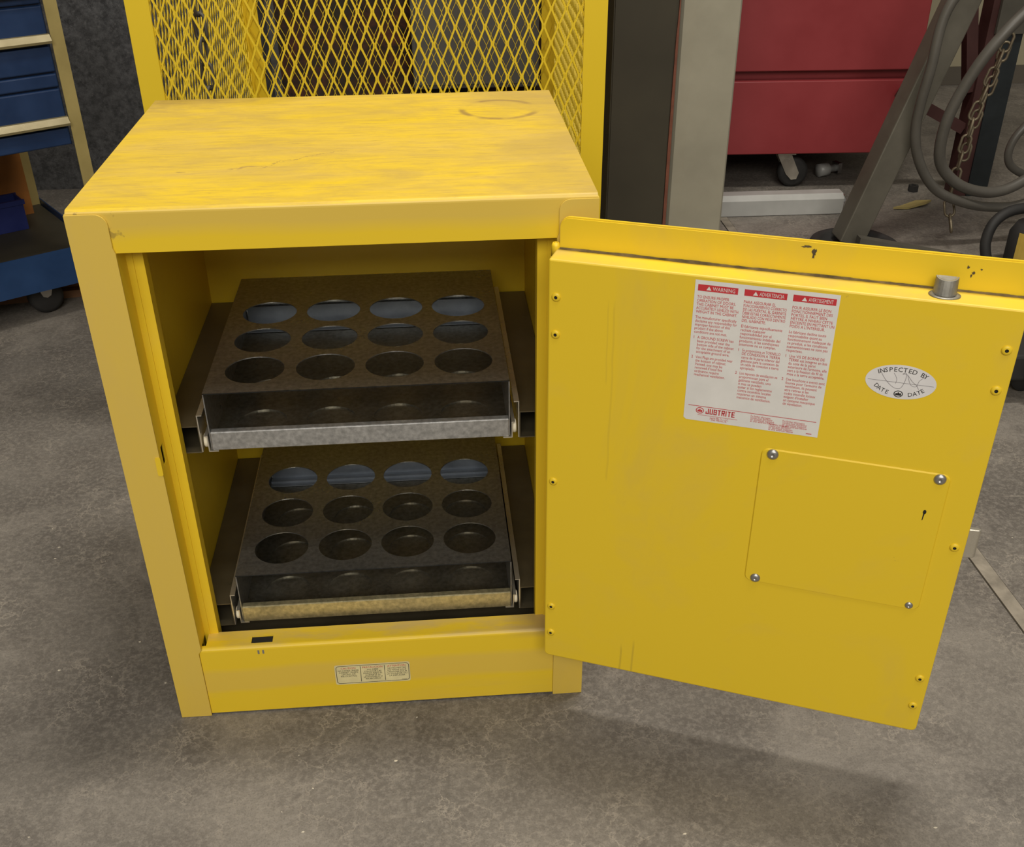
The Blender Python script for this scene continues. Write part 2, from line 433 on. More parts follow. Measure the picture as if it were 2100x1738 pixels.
# ================================================================== SAFETY CABINET
W, D, H = .533, .457, .686
CO = Vector((W/2, D/2, 0))
cab = thing('safety_cabinet', 'yellow steel safety cabinet with its door standing open', 'cabinet', CO)
def cpart(name, bm, mats, parent=None, **k): return obj(name, bm, mats, parent or cab, CO, **k)
def mirror(x): return W-x
# top sheet with the front rail bent down from it
b = NB()
def arc(cy, cz, r, a0, a1, n=5): return [(cy+r*math.cos(R(a0+(a1-a0)*k/n)), cz+r*math.sin(R(a0+(a1-a0)*k/n))) for k in range(n+1)]
prof = [(.457, .6875)] + arc(.0075, .6825, .005, 90, 180) + [(.0025, .642), (.032, .642), (.032, .6435), (.004, .6435)] + arc(.0075, .6825, .0035, 180, 90) + [(.457, .686)]
prism(b, prof, .0012, W-.0012, lambda y, z, x: Vector((x, y, z)))
b.normal_update()
for fc in b.faces:
    if abs(fc.normal.z) < .5 and fc.calc_center_median().y < .02: fc.material_index = 1
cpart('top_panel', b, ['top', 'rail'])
# side and back sheets
for s in (0, 1):
    b = NB(); x0 = .0 if s == 0 else W-.0015
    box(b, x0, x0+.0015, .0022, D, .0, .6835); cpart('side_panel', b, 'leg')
b = NB(); box(b, .0016, W-.0016, D-.0016, D, .0, .6855); cpart('back_panel', b, 'yel')
# corner posts: front plate with rounded inner top corner plus return flange
for s in (0, 1):
    o_ = [(0, .0005), (.039, .0005), (.039, .108), (.0427, .114), (.0427, .642), (.0408, .648)]
    o_ += [(.0288+.012*math.cos(R(a)), .671+.012*math.sin(R(a))) for a in range(0, 91, 15)] + [(0, .683)]
    b = NB()
    mx = (lambda x: x) if s == 0 else mirror
    prism(b, [(mx(x), z) for x, z in o_], 0, .0018, lambda x, z, y: Vector((x, y, z)))
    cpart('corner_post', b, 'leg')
    b = NB()
    xs = sorted((mx(.0412), mx(.0427)))
    # return flange with the latch slot left open in the left one
    if s == 0:
        box(b, *xs, .0018, .034, .114, .383); box(b, *xs, .0018, .034, .408, .642)
        box(b, *xs, .0018, .012, .383, .408); box(b, *xs, .024, .034, .383, .408)
    else: box(b, *xs, .0018, .034, .114, .642)
    fl_ = cpart('return_flange', b, 'yel')
    if s == 0:
        b = NB(); prism(b, rrect(.0375, .0435, .378, .402, .002), -.0012, .0, lambda x, z, y: Vector((x, y, z)))
        cpart('strike_clip', b, 'yel', fl_)
    b = NB()
    xa, xb = sorted((mx(.0427), mx(.060)))
    box(b, xa, xb, .033, .0346, .086, .6405)
    xa, xb = sorted((mx(.0585), mx(.060))); box(b, xa, xb, .0346, .050, .086, .6405)
    xa, xb = sorted((mx(.0427), mx(.0495))); box(b, xa, xb, .0316, .033, .086, .6405)
    cpart('door_jamb', b, 'yel')
# inner lining
for s in (0, 1):
    b = NB(); xa, xb = sorted(((.037, .0385) if s == 0 else (W-.037, W-.0385))); box(b, xa, xb, .0355, .42, .084, .648); cpart('lining_side', b, 'inner')
b = NB(); box(b, .037, W-.037, .42, .4215, .084, .648); cpart('lining_back', b, 'inner')
b = NB(); box(b, .037, W-.037, .0355, .4215, .648, .6495); cpart('lining_top', b, 'inner')
b = NB(); box(b, .037, W-.037, .0355, .4215, .0825, .084); cpart('lining_floor', b, 'tube')
# bottom rail with sill and latch hole
b = NB()
pr = [(.0022, .003)] + [(.0022, .106)] + arc(.0072, .1085, .005, 180, 90, 4) + [(.0095, .1135), (.0095, .112)] + [(.0072, .112)] + arc(.0072, .1085, .0035, 90, 180, 4) + [(.0037, .003)]
prism(b, pr, .0392, W-.0392, lambda y, z, x: Vector((x, y, z)))
for x0, x1, y0, y1 in ((.0475, .1045, .0095, .035), (.1315, W-.0475, .0095, .035), (.1045, .1315, .0225, .035)): box(b, x0, x1, y0, y1, .112, .1135)
box(b, .0475, W-.0475, .0335, .035, .085, .112)
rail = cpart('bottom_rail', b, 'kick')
b = NB(); box(b, .104, .132, .0085, .024, .099, .1115); cpart('latch_hole', b, 'hole', rail)
b = NB()
for x in (.1135, .1195): box(b, x-.0011, x+.0011, .0016, .0026, .1015, .1075)
cpart('latch_scratch', b, 'steel', rail)
# caution label on the kick plate
LX0, LX1, LZ0, LZ1 = .2065, .3045, .0395, .0735
def kf(x, z, lift): return Vector((x, .0021-.00025-.0002*lift, z))
b = NB()
poly(b, rrect(LX0, LX1, LZ0, LZ1, .003), kf, 0, 0)
o2 = rrect(LX0+.002, LX1-.0015, LZ0+.002, LZ1-.0022, .004); stroke(b, o2+[o2[0]], .0007, kf, 1, .5)
c0, c1 = LX0+.002, LX1-.0015; w3 = (c1-c0)/3
for k in (1, 2): stroke(b, [(c0+w3*k, LZ0+.0035), (c0+w3*k, LZ1-.0038)], .0007, kf, 1, .5)
cols = [('CAUTION', ['NO HANDS UNDER', 'CABINET WHEN', 'LIFTING OR', 'RELOCATING']),
        ('PRECAUCION', ['NO DEBE', 'COLOCAR LAS', 'MANOS BAJO EL', 'GABINETE AL', 'LEVANTARLO O', 'REUBICARLO']),
        ('ATTENTION', ['NE PAS METTRE', 'LES MAINS SOUS', "L'ARMOIRE POUR", 'LA SOULEVER OU', 'LA DEPLACER'])]
for k, (h, ls) in enumerate(cols):
    cx = c0+w3*(k+.5)
    put_text(b, h, .0043, cx, LZ1-.0075, kf, 2, 'CENTER', maxw=w3*.86)
    for i, l in enumerate(ls): put_text(b, l, .0034, cx, LZ1-.0112-.0032*i, kf, 1, 'CENTER', maxw=w3*.86)
poly(b, [(c1-.010, LZ0+.0035), (c1-.003, LZ0+.0035), (c1-.003, LZ0+.0040), (c1-.010, LZ0+.0040)], kf, 1)
cpart('caution_label', b, ['clear', 'black_ink', 'red_ink'], rail, label='small cream caution label in three columns')
# square tubes and slide channels that carry the racks
for z0 in (.375, .110):
    for s in (0, 1):
        mx = (lambda x: x) if s == 0 else mirror
        b = NB(); a0, a1, t_ = .0392, .0785, .0013; z1 = z0+.036
        box(b, *sorted((mx(a0), mx(a1))), .052, .417, z0, z0+t_); box(b, *sorted((mx(a0), mx(a1))), .052, .417, z1-t_, z1)
        box(b, *sorted((mx(a0), mx(a0+t_))), .052, .417, z0+t_, z1-t_); box(b, *sorted((mx(a1-t_), mx(a1))), .052, .417, z0+t_, z1-t_)
        tb = cpart('support_tube', b, 'tube')
        b = NB()
        box(b, *sorted((mx(.0787), mx(.0799))), .050, .40, z0+.002, z0+.050)
        box(b, *sorted((mx(.0787), mx(.0850))), .050, .40, z0+.050, z0+.0512)
        cpart('slide_channel', b, 'bright', tb)
# hinge
HX, HY = .4885, -.0052
b = NB()
tube(b, [(HX, HY, .116), (HX, HY, .626)], .0033, 12)
hg = cpart('hinge', b, 'yel')
for i, (z0, z1) in enumerate(((.626, .640),)):
    b = NB(); lathe(b, [(.0, z0), (.0052, z0), (.0048, z1-.003), (.0035, z1), (.0014, z1), (.0014, z1-.001), (0, z1-.001)], lambda p: Vector((HX, HY, 0))+p, 14); cpart('hinge_cap', b, 'yel', hg)

# ---- door (local frame: u along the door, z up, o = depth towards its outer side)
TH = .3909; KD = .974
DB = Vector((.4774, -.0363, 0)); DU = Vector((math.cos(TH), -math.sin(TH), 0)); DN = Vector((math.sin(TH), math.cos(TH), 0))
def dz(z): return CAM.z-(CAM.z-z)*KD
def dp(u, z, o): return DB+DU*u+DN*o+Vector((0, 0, z))
PW, PZ0, PZ1 = .4500, dz(.0813), dz(.6238)
OFF = .0315
b = NB()
prism(b, rrect(.0025, .4525, PZ0-.002, dz(.6585), .011, corners=(1, 1, 1, 1)), OFF+.0022, OFF+.0050, lambda u, z, o: dp(u, z, o))
prism(b, rrect(.0030, .4520, PZ0, dz(.6572), .010, corners=(1, 1, 1, 1)), OFF+.0002, OFF+.0016, lambda u, z, o: dp(u, z, o))
door = cpart('door', b, 'door')
b = NB()
# pan: rounded lower corners, open top bend; built as a prism with bevelled front edge
prism(b, rrect(0, PW, PZ0, PZ1, .006, 5, (1, 1, 0, 0)), 0, OFF, lambda u, z, o: dp(u, z, o))
b.normal_update()
for fc in b.faces:
    if abs(fc.normal.z) > .9 and fc.calc_center_median().z > .5: fc.material_index = 1
pan = cpart('door_pan', b, ['door', 'doortop'], door, bevel=.0018)
# grime packed into the joint between pan and skin
b = NB(); rs = random.Random(3); n_ = 160
us = [PW*k/n_ for k in range(n_+1)]; raw_ = [rs.random() for k in range(n_+9)]; ws = [.0006+.0040*sum(raw_[k:k+8])/8+.0006*raw_[k+8] for k in range(n_+1)]
for k in range(n_):
    b.faces.new([b.verts.new(dp(u_, PZ1+.00025, o_)) for u_, o_ in ((us[k], OFF), (us[k+1], OFF), (us[k+1], OFF-ws[k+1]), (us[k], OFF-ws[k]))])
    b.faces.new([b.verts.new(dp(u_, PZ1+z_, OFF-.0003)) for u_, z_ in ((us[k], .0002), (us[k+1], .0002), (us[k+1], ws[k+1]*.6), (us[k], ws[k]*.6))])
cpart('joint_grime', b, 'grime_soft', door)
# chips and scrapes in the skin's paint
for u_, z_, w_, h_, seed in ((.2555, dz(.6465), .0060, .014, 1), (.2480, dz(.6525), .012, .003, 5), (.3945, dz(.6480), .0028, .0045, 2), (.400, dz(.6430), .0045, .0040, 3), (.4065, dz(.6470), .003, .003, 4), (.3985, dz(.6400), .002, .0050, 6)):
    rs = random.Random(seed); pts_ = []; b = NB()
    for k in range(15):
        a_ = 2*math.pi*k/15; q_ = .35+.65*rs.random(); pts_.append((u_+w_/2*q_*math.cos(a_), z_+h_/2*q_*math.sin(a_)))
    b.faces.new([b.verts.new(dp(x_, y_, OFF-.0001)) for x_, y_ in pts_])
    cpart('paint_chip', b, 'grime', door)
# access plate with screws
k_ = KD
ax0, ax1, az0, az1 = .2395*k_, .4318*k_, dz(.2605), dz(.4385)
b = NB()
o1 = rrect(ax0, ax1, az0, az1, .008); o2 = rrect(ax0+.0012, ax1-.0012, az0+.0012, az1-.0012, .007)
A = [b.verts.new(dp(u, z, -.0001)) for u, z in o1]; B = [b.verts.new(dp(u, z, -.0016)) for u, z in o2]
for i in range(len(A)): b.faces.new((A[i], A[(i+1) % len(A)], B[(i+1) % len(B)], B[i]))
b.faces.new(B)
cpart('access_plate', b, 'door', door)
dome = NB(); lathe(dome, [(.0062, 0), (.0060, .0009), (.0046, .0022), (.0024, .0029), (.0019, .0029), (.0017, .0018), (0, .0018)], lambda p: Vector((p.x, -p.z, p.y)), 18)
dm = bpy.data.meshes.new('screw'); bmesh.ops.recalc_face_normals(dome, faces=dome.faces); dome.to_mesh(dm); dome.free(); dm.materials.append(M['steel'])
riv = NB(); lathe(riv, [(.0050, 0), (.0047, .0011), (.0033, .0020), (.0018, .0020)], lambda p: Vector((p.x, -p.z, p.y)), 16); lathe(riv, [(.0018, .0020), (.0015, .0006), (0, .0006)], lambda p: Vector((p.x, -p.z, p.y)), 16, 1)
rm = bpy.data.meshes.new('rivet'); bmesh.ops.recalc_face_normals(riv, faces=riv.faces); riv.to_mesh(rm); riv.free(); rm.materials.append(M['door']); rm.materials.append(M['hole'])
def stud(name, me, u, z, o, sc=1):
    x = bpy.data.objects.new(name, me); C.objects.link(x); x.parent = door; x.location = dp(u, z, o)-CO; x.rotation_euler = (0, 0, -TH); x.scale = (sc,)*3
    return x
for u, z, sc in ((.2518, .4325, 1), (.4212, .4325, 1), (.252, .2663, .92), (.4208, .2663, .7)): stud('screw', dm, u*k_, dz(z), -.0016, sc)
for z in (.5825, .5395, .3514, .1640, .1212):
    stud('rivet', rm, .0085, dz(z), 0); stud('rivet', rm, .4516*k_, dz(z), 0)
b = NB(); F = lambda u, z, o: dp(u, z, -.00175)
poly(b, disc(.4140*k_, dz(.3905), .0017, .0026, 14), F, 0); poly(b, [(.4128*k_, dz(.3800)), (.4136*k_, dz(.3800)), (.4146*k_, dz(.3895)), (.4130*k_, dz(.3895))], F, 0)
cpart('keyhole', b, 'hole', door)
# warning label
WU0, WU1, WZ0, WZ1 = .1532*k_, .2942*k_, dz(.4597), dz(.6192)
LW, LH = WU1-WU0, WZ1-WZ0
def lf(a, v, lift): return dp(WU0+a*LW, WZ1-v*LH, -.0003-.00018*lift)
def ltext(b, s, size, a, v, mi, align='LEFT', maxw=None, squeeze=.92):
    put_text(b, s, size, 0, 0, lambda x, y, l: dp(WU0+a*LW+x, WZ1-v*LH+y, -.0003-.00018*(2 if mi == 0 else 1)), mi, align, maxw=maxw*LW if maxw else None, squeeze=squeeze)
b = NB()
poly(b, [(0, 0), (1, 0), (1, .5), (1.0, 1), (.5, 1.0), (.02, 1.0), (0, .985), (0, .5)], lf, 0, 0)
heads = [('WARNING', .022, .305), ('ADVERTENCIA', .350, .645), ('AVERTISSEMENT', .686, .978)]
for h, a0, a1 in heads:
    poly(b, [(a0, .028), (a1, .028), (a1, .071), (a0, .071)], lf, 1, 1)
    ltext(b, h, .0056, a0+.105, .0625, 0, maxw=(a1-a0)-.125)
    t0 = a0+.06
    poly(b, [(t0, .063), (t0+.036, .063), (t0+.018, .037)], lf, 0, 2)
body = [
 (.022, .105, ['TO ENSURE PROPER', 'OPERATION OF DOORS,', 'THIS CABINET MUST BE', 'ACCURATELY LEVELED WITH', 'WEIGHT IN THE CABINET.', '', 'The manufacturer specifically', 'disclaims any responsibility for', 'improper function of this', 'product if the above', 'conditions are not met.', '',
   ' A GROUND SCREW has', ' been provided near the', ' bottom side of the cabinet', ' for the attachment of an', ' acceptable ground wire.', '', ' Vent Plugs are provided near', ' the bottom of cabinet.', ' Vented, one may be', ' removed if local fire', ' ordinance require', ' mechanical ventilation.'], {12: '1', 18: '2'}),
 (.352, .105, ['PARA ASEGURAR EL', 'FUNCIONAMIENTO CORRECTO', 'DE LAS PUERTAS, EL GABINETE', 'DEBE ESTAR CORRECTAMENTE', 'NIVELADO CON PESO DENTRO', 'DEL GABINETE.', '', 'El fabricante especificamente', 'rechaza cualquier', 'responsabilidad por el', 'funcionamiento indebido del', 'producto, si las condiciones', 'anteriores no se cumplen.', '',
   ' Se proporciona un TORNILLO', ' DE CONEXION A TIERRA', ' cerca de la parte inferior del', ' gabinete para la conexion de', ' un cable de conexion a tierra', ' apropiado.', '', ' Los tapones de ventilacion se', ' proporcionan para el', ' gabinete ventilado, uno', ' o mas se pueden', ' quitar si los reglamentos', ' contra incendios locales', ' requieren un sistema', ' mecanico de ventilacion.'], {14: '1', 21: '2'}),
 (.688, .105, ['POUR ASSURER LE BON', 'FONCTIONNEMENT DES', 'PORTES, IL FAUT BIEN', 'METTRE A NIVEAU CETTE', 'ENCEINTE EN METTANT UN', "POIDS A L'INTERIEUR.", '', 'Le fabricant decline toute', 'responsabilite quant au', 'fonctionnement inadequat de', 'ce produit, si les conditions', 'susmentionnees ne sont pas', 'respectees.', '',
   ' Une VIS DE BORNE DE', ' TERRE est integree en bas', ' du cote de la paroi', " exterieure de l'armoire, elle", ' sert a la fixation du fil de', ' mise a la terre acceptable.', '', ' Des bouchons a events sont', " fournis pour l'armoire de", ' ventilation, ils peuvent', ' etre retires si les', ' codes incendie locaux', " exigent d'installer", ' un systeme mecanique', ' de ventilation.'], {14: '1', 21: '2'})]
for a0, v, ls, nums in body:
    for i, l in enumerate(ls):
        if l.strip():
            ind = .028 if l.startswith(' ') else 0
            ltext(b, l.strip(), .0043, a0+ind, v+.0155, 1, maxw=.30-ind, squeeze=.80)
        if i in nums: ltext(b, nums[i], .0043, a0-.004, v+.0155, 1)
        v += .0252 if l else .0135
stroke(b, [(.03, .888), (.975, .888)], .004, lf, 1)
GL = {'J': [[(1, 1), (1, 0), (0, 0), (0, .35)]], 'U': [[(0, 1), (0, 0), (1, 0), (1, 1)]], 'S': [[(1, .75), (1, 1), (0, 1), (0, .52), (1, .52), (1, 0), (0, 0), (0, .25)]],
      'T': [[(0, 1), (1, 1)], [(.5, 1), (.5, 0)]], 'R': [[(0, 0), (0, 1), (1, 1), (1, .5), (0, .5)], [(.55, .5), (1, 0)]], 'I': [[(.5, 0), (.5, 1)]], 'E': [[(1, 1), (0, 1), (0, 0), (1, 0)], [(0, .5), (.85, .5)]]}
gx = WU0+.168*LW; gz = WZ1-.9365*LH
for ch in 'JUSTRITE':
    gw = .0011 if ch == 'I' else .0023
    for st in GL[ch]:
        sp = [(gx+(gw*a_ if ch != 'I' else 0), gz+.0053*c2) for a_, c2 in st]
        for (a_, c2), (a3, c4) in zip(sp, sp[1:]):
            v_ = Vector((a3-a_, c4-c2)).normalized()*.0005
            stroke(b, [(a_-v_.x, c2-v_.y), (a3+v_.x, c4+v_.y)], .00105, lambda x, y, l: dp(x, y, -.0003-.00018*l), 1)
    gx += gw+.0018 if ch != 'I' else .0021
for rr in (.0042,):
    cx, cz = WU0+.120*LW, WZ1-.920*LH
    ff = lambda x, y, l: dp(cx+x, cz+y, -.0003-.00018*l)
    poly(b, disc(0, 0, .0042, .0036, 24), ff, 1, 1); poly(b, disc(0, 0, .0034, .0028, 24), ff, 0, 1.5)
    for sx, hh in ((-.0017, .0012), (0, .0020), (.0017, .0012)): poly(b, [(sx-.0008, -.0015), (sx+.0008, -.0015), (sx+.0008, hh-.0008), (sx, hh), (sx-.0008, hh-.0008)], ff, 1, 2)
stroke(b, [(.105, .953), (.405, .953)], .0025, lf, 1)
ltext(b, 'Justrite Mfg. Co., L.L.C.', .0036, .20, .973, 1, maxw=.14); ltext(b, 'Des Plaines, IL', .0030, .21, .986, 1, maxw=.12)
for a0, v0, nl, wd in ((.50, .914, 4, .20), (.735, .918, 4, .22), (.64, .955, 4, .20)):
    for i in range(nl): ltext(b, ['For further information', 'contact your distributor', 'or technical support', 'at the address below'][i], .0032, a0, v0+.0125*i, 1, maxw=wd*(.72+.09*i))
poly(b, [(.915, .978), (.955, .978), (.955, .983), (.915, .983)], lf, 1)
cpart('warning_label', b, ['white', 'red_ink'], door, label='white warning label with red text in three columns')
# inspection sticker
sc_, sz_ = .3640*k_, dz(.5355); srx, srz = .0336*k_, .0186*k_
def sf(x, y, l): return dp(sc_+x, sz_+y, -.0003-.00018*l)
b = NB(); poly(b, disc(0, 0, srx, srz, 48), sf, 0, 0)
def arc_text(s, size, rx, rz, a_mid, span, flip=False):
    n = len(s)
    for i, ch in enumerate(s):
        if ch == ' ': continue
        a = R(a_mid+(span/2-span*i/(n-1))*(1 if not flip else -1))
        px, pz = rx*math.cos(a), rz*math.sin(a)
        tx, tz = -rx*math.sin(a), rz*math.cos(a)
        if not flip: tx, tz = -tx, -tz
        th = math.atan2(tz, tx)*.8
        vs, ts = text_tris(ch, size, 'CENTER')
        c, q = math.cos(th), math.sin(th)
        Bv = [b.verts.new(sf(px+v.x*c-v.y*q, pz+v.x*q+v.y*c, 1)) for v in vs]
        for t in ts:
            fc = b.faces.new([Bv[j] for j in t]); fc.material_index = 1
arc_text('INSPECTED BY', .0068, srx*.80, srz*.60, 90, 106)
arc_text('DATE', .0062, srx*.80, srz*.86, 228, 33, True); arc_text('DATE', .0062, srx*.80, srz*.86, 312, 33, True)
stroke(b, [(-srx*.93, -.0006), (srx*.93, -.0006)], .0004, sf, 2)
poly(b, disc(0, -srz*.70, .0043, .0036, 24), sf, 1, 1); poly(b, disc(0, -srz*.70, .0034, .0028, 24), sf, 0, 1.5)
for sx, hh in ((-.0018, .0010), (0, .0020), (.0018, .0012)): poly(b, [(sx-.0009, -srz*.7-.0017), (sx+.0009, -srz*.7-.0017), (sx+.0009, -srz*.7+hh-.0008), (sx, -srz*.7+hh), (sx-.0009, -srz*.7+hh-.0008)], sf, 1, 2)
sig = [(-.0200, .0095), (-.0150, .002), (-.0085, -.0045), (-.003, -.0072), (.0015, -.0055), (.0040, .0035), (.0035, .0100), (.0005, .0088), (.0045, .0088), (.0105, .002), (.0150, -.0015), (.0175, -.0055)]
stroke(b, [(p.x, p.y) for p in spline([(x, y, 0) for x, y in sig], 5)], .0004, sf, 2)
stroke(b, [(p.x, p.y) for p in spline([(.0050, .0085, 0), (.0095, -.0015, 0), (.0150, -.0025, 0), (.0165, .0035, 0), (.0210, .0085, 0)], 5)], .00035, sf, 2)
stroke(b, [(p.x, p.y) for p in spline([(-.0075, .0090, 0), (-.0040, .0030, 0), (-.0045, -.002, 0)], 5)], .00035, sf, 2)
cpart('inspection_sticker', b, ['white2', 'black_ink', 'grey_ink'], door, label='oval white inspection sticker')
# latch bolt on the upper edge of the pan
b = NB(); c_ = dp(.388*k_, PZ1, .0165)
lathe(b, [(0, .0), (.0145, .0), (.0145, .0006), (.0105, .0010), (.0098, .0006)], lambda p: c_+DU*p.x+DN*p.y*.8+Vector((0, 0, p.z+.0002)), 22)
out_, in_ = [], []
for k in range(13):
    a = R(180+180*k/12); out_.append((.0108*math.cos(a), .0085*math.sin(a))); in_.append((.0094*math.cos(a), .0071*math.sin(a)))
ring_ = out_+in_[::-1]
A = [b.verts.new(c_+DU*x_+DN*(y_+.003)+Vector((0, 0, .0006))) for x_, y_ in ring_]; B = [b.verts.new(c_+DU*x_*.94+DN*(y_+.0065)+Vector((0, 0, .0165+y_*.25))) for x_, y_ in ring_]
for k in range(len(A)): b.faces.new((A[k], A[(k+1) % len(A)], B[(k+1) % len(B)], B[k]))
for k in range(12): b.faces.new((B[k], B[k+1], B[24-k], B[25-k]))
b.faces.new([b.verts.new(c_+DU*x_*.9+DN*(y_+.0075)+Vector((0, 0, .0163+y_*.25))) for x_, y_ in in_])
cpart('latch_bolt', b, 'bolt', door)
# paddle handle on the outer side, its tip just shows past the edge
b = NB(); G = lambda p: dp(p.x, p.z, p.y)
box(b, .392, .436, OFF+.0050, OFF+.0085, dz(.285), dz(.375), G)
box(b, .404, .424, OFF+.0085, OFF+.022, dz(.30), dz(.352), G)
pts = [(.404, OFF+.022), (.424, OFF+.022), (.470, OFF+.028), (.4725, OFF+.0315), (.468, OFF+.034), (.404, OFF+.030)]
prism(b, pts, dz(.300), dz(.338), lambda u, o, z: dp(u, z, o))
cpart('door_handle', b, 'bright', door, bevel=.001, label='chrome paddle handle tip')

# ================================================================== CAN RACKS
HXs = [.1432, .2268, .3092, .3918]; HYs = [.1068, .1895, .2742]
def deck(bm, z, th, rad, x0, x1, y0, y1, mi=0):
    xb = [x0]+[(HXs[i]+HXs[i+1])/2 for i in range(3)]+[x1]; yb = [y0]+[(HYs[i]+HYs[i+1])/2 for i in range(2)]+[y1]
    N = 40
    for i in range(4):
        for j in range(3):
            for zz, fl in ((z, 0), (z-th, 1)):
                O_, I_ = [], []
                for k in range(N):
                    a = 2*math.pi*k/N; c, s = math.cos(a), math.sin(a); m = max(abs(c), abs(s))
                    O_.append(bm.verts.new((xb[i]+(c/m+1)/2*(xb[i+1]-xb[i]), yb[j]+(s/m+1)/2*(yb[j+1]-yb[j]), zz)))
                    I_.append(bm.verts.new((HXs[i]+rad*c, HYs[j]+rad*s, zz)))
                for k in range(N):
                    q = (O_[k], O_[(k+1) % N], I_[(k+1) % N], I_[k]); bm.faces.new(q if not fl else q[::-1])
                if fl == 0: top = I_
                else:
                    for k in range(N): bm.faces.new((top[k], top[(k+1) % N], I_[(k+1) % N], I_[k]))
def rack(zb, label, lipmat):
    o = Vector((.2665, .2235, zb))
    t = thing('can_rack', label, 'rack', o, group='sliding can racks in the cabinet')
    X0, X1, Y0, Y1, Z1 = .0900, .4432, .050, .397, zb+.075
    b = NB(); deck(b, Z1, .0012, .0350, X0, X1, Y0, Y1)
    box(b, X0, X0+.0012, Y0, Y1, zb+.0012, Z1-.0012); box(b, X1-.0012, X1, Y0, Y1, zb+.0012, Z1-.0012)
    obj('top_deck', b, 'galv', t, o)
    b = NB(); deck(b, zb+.0045, .0020, .0300, X0+.0013, X1-.0013, Y0+.0013, Y1-.0013)
    for hx_ in HXs:
        for hy_ in HYs: b.faces.new([b.verts.new((hx_+.0300*math.cos(2*math.pi*k/40), hy_+.0300*math.sin(2*math.pi*k/40), zb+.0028)) for k in range(40)])
    obj('base_deck', b, 'galv_dull', t, o)
    b = NB(); box(b, X0+.003, X1-.003, .366, Y1-.003, zb+.0052, zb+.0064); box(b, X0+.003, X1-.003, Y1-.006, Y1-.003, zb+.0064, zb+.034); box(b, X0+.003, X1-.003, .374, .379, zb+.0064, zb+.010); obj('rear_sheen_channel', b, 'rear_sheen', t, o)  # added rear pieces that carry the painted blue-grey reflection
    b = NB(); box(b, X0+.0012, X1-.0012, Y1-.0012, Y1, zb+.0012, zb+.040); obj('back_lip', b, 'galv', t, o)
    b = NB(); box(b, X0+.0013, X1-.0013, Y0-.0002, Y0+.0012, zb, zb+.0235); box(b, X0+.0013, X1-.0013, Y0+.0012, Y0+.010, zb+.0223, zb+.0235)
    obj('front_lip', b, lipmat, t, o, bevel=.0008)
    for s in (0, 1):
        mx = (lambda x: x) if s == 0 else mirror
        b = NB()
        box(b, *sorted((mx(.0980), mx(.0868))), Y0-.001, .39, zb-.0016, zb-.0004)
        box(b, *sorted((mx(.0880), mx(.0868))), Y0-.001, .39, zb-.0004, zb+.020)
        box(b, *sorted((mx(.0868), mx(.0838))), Y0-.001, .39, zb+.0188, zb+.020)
        sl = obj('runner', b, 'bright', t, o)
        b = NB(); cx = mx(.0842); sg = 1 if s == 0 else -1
        lathe(b, [(0, -.0022), (.0078, -.0022), (.0085, -.001), (.0085, .001), (.0078, .0022), (0, .0022)], lambda p: Vector((cx+p.z, Y0+.009+p.y, zb+.0095+p.x)), 18)
        obj('roller', b, 'nylon', sl, o)
    return t
rack(.379, 'upper galvanised can rack with twelve round holes in the yellow cabinet', 'galv_bright')
rack(.1165, 'lower galvanised can rack with twelve round holes, just above the cabinet sill', 'galv_y')

# ================================================================== MESH CAGE
CW, CDp = .748, .95
cage = thing('mesh_cage', 'tall yellow steel cage with expanded mesh sides behind the cabinet', 'cage', (.2985, 1.225, 0), R(-2.0))
hx, hy = CW/2, CDp/2; CH = 1.5; LEG = .037; TK = .0035
def expanded(bm, length, z0, z1, f, wd=.0017, th=.0017):
    s, L = .0234, .0508
    n = int(length/(s/2))
    for k in range(n+1):
        x0 = k*s/2; pts = []
        i = 0; z = z0
        while z <= z1+1e-6:
            sg = 1 if (i+k) % 2 == 0 else -1
            xx = x0+sg*(s/4-wd*.5)
            pts.append((xx, z-.0022)); pts.append((xx, z+.0022)); i += 1; z += L/2
        prev = None
        for a, zz in pts:
            a = min(max(a, 0.001), length-.001)
            ring = [bm.verts.new(f(a+dx, zz, dy)) for dx, dy in ((-wd/2-.0003, -th/2), (wd/2+.0003, -th/2), (wd/2+.0003, th/2), (-wd/2-.0003, th/2))]
            if prev:
                for q in range(4): bm.faces.new((prev[q], prev[(q+1) % 4], ring[(q+1) % 4], ring[q]))
            prev = ring
for sx in (-1, 1):
    for sy in (-1, 1):
        b = NB(); X0, Y0 = sx*hx, sy*hy
        box(b, *sorted((X0, X0-sx*LEG)), *sorted((Y0, Y0-sy*TK)), 0, CH); box(b, *sorted((X0, X0-sx*TK)), *sorted((Y0-sy*TK, Y0-sy*LEG)), 0, CH)
        obj('corner_post', b, 'cage', cage)
for z in (.02, .30, CH-.04):
    for sy in (-1, 1):
        if z == .30 and sy == -1: continue
        b = NB(); box(b, -hx+LEG, hx-LEG, *sorted((sy*hy, sy*(hy-TK))), z, z+LEG); obj('cross_rail', b, 'cage', cage)
    for sx in (-1, 1):
        b = NB(); box(b, *sorted((sx*hx, sx*(hx-TK))), -hy+LEG, hy-LEG, z, z+LEG); obj('cross_rail', b, 'cage', cage)
MZ0, MZ1 = .06, 1.45
gi = .0065
b = NB(); expanded(b, CW-.02, MZ0, MZ1, lambda a, z, d: Vector((-hx+.01+a, -hy+gi+d, z)), .0025, .0022); obj('mesh_panel', b, 'cage', cage)
b = NB(); expanded(b, CW-.02, MZ0, MZ1, lambda a, z, d: Vector((-hx+.01+a, hy-gi+d, z)), .0007, .0011); obj('mesh_panel', b, 'cage', cage)  # strands thinned to stand in for shade on the rear mesh
for sx in (-1, 1):
    b = NB(); expanded(b, CDp-.03, MZ0, MZ1, lambda a, z, d: Vector((sx*(hx-gi)+d, -hy+.015+a, z))); obj('mesh_panel', b, 'cage', cage)
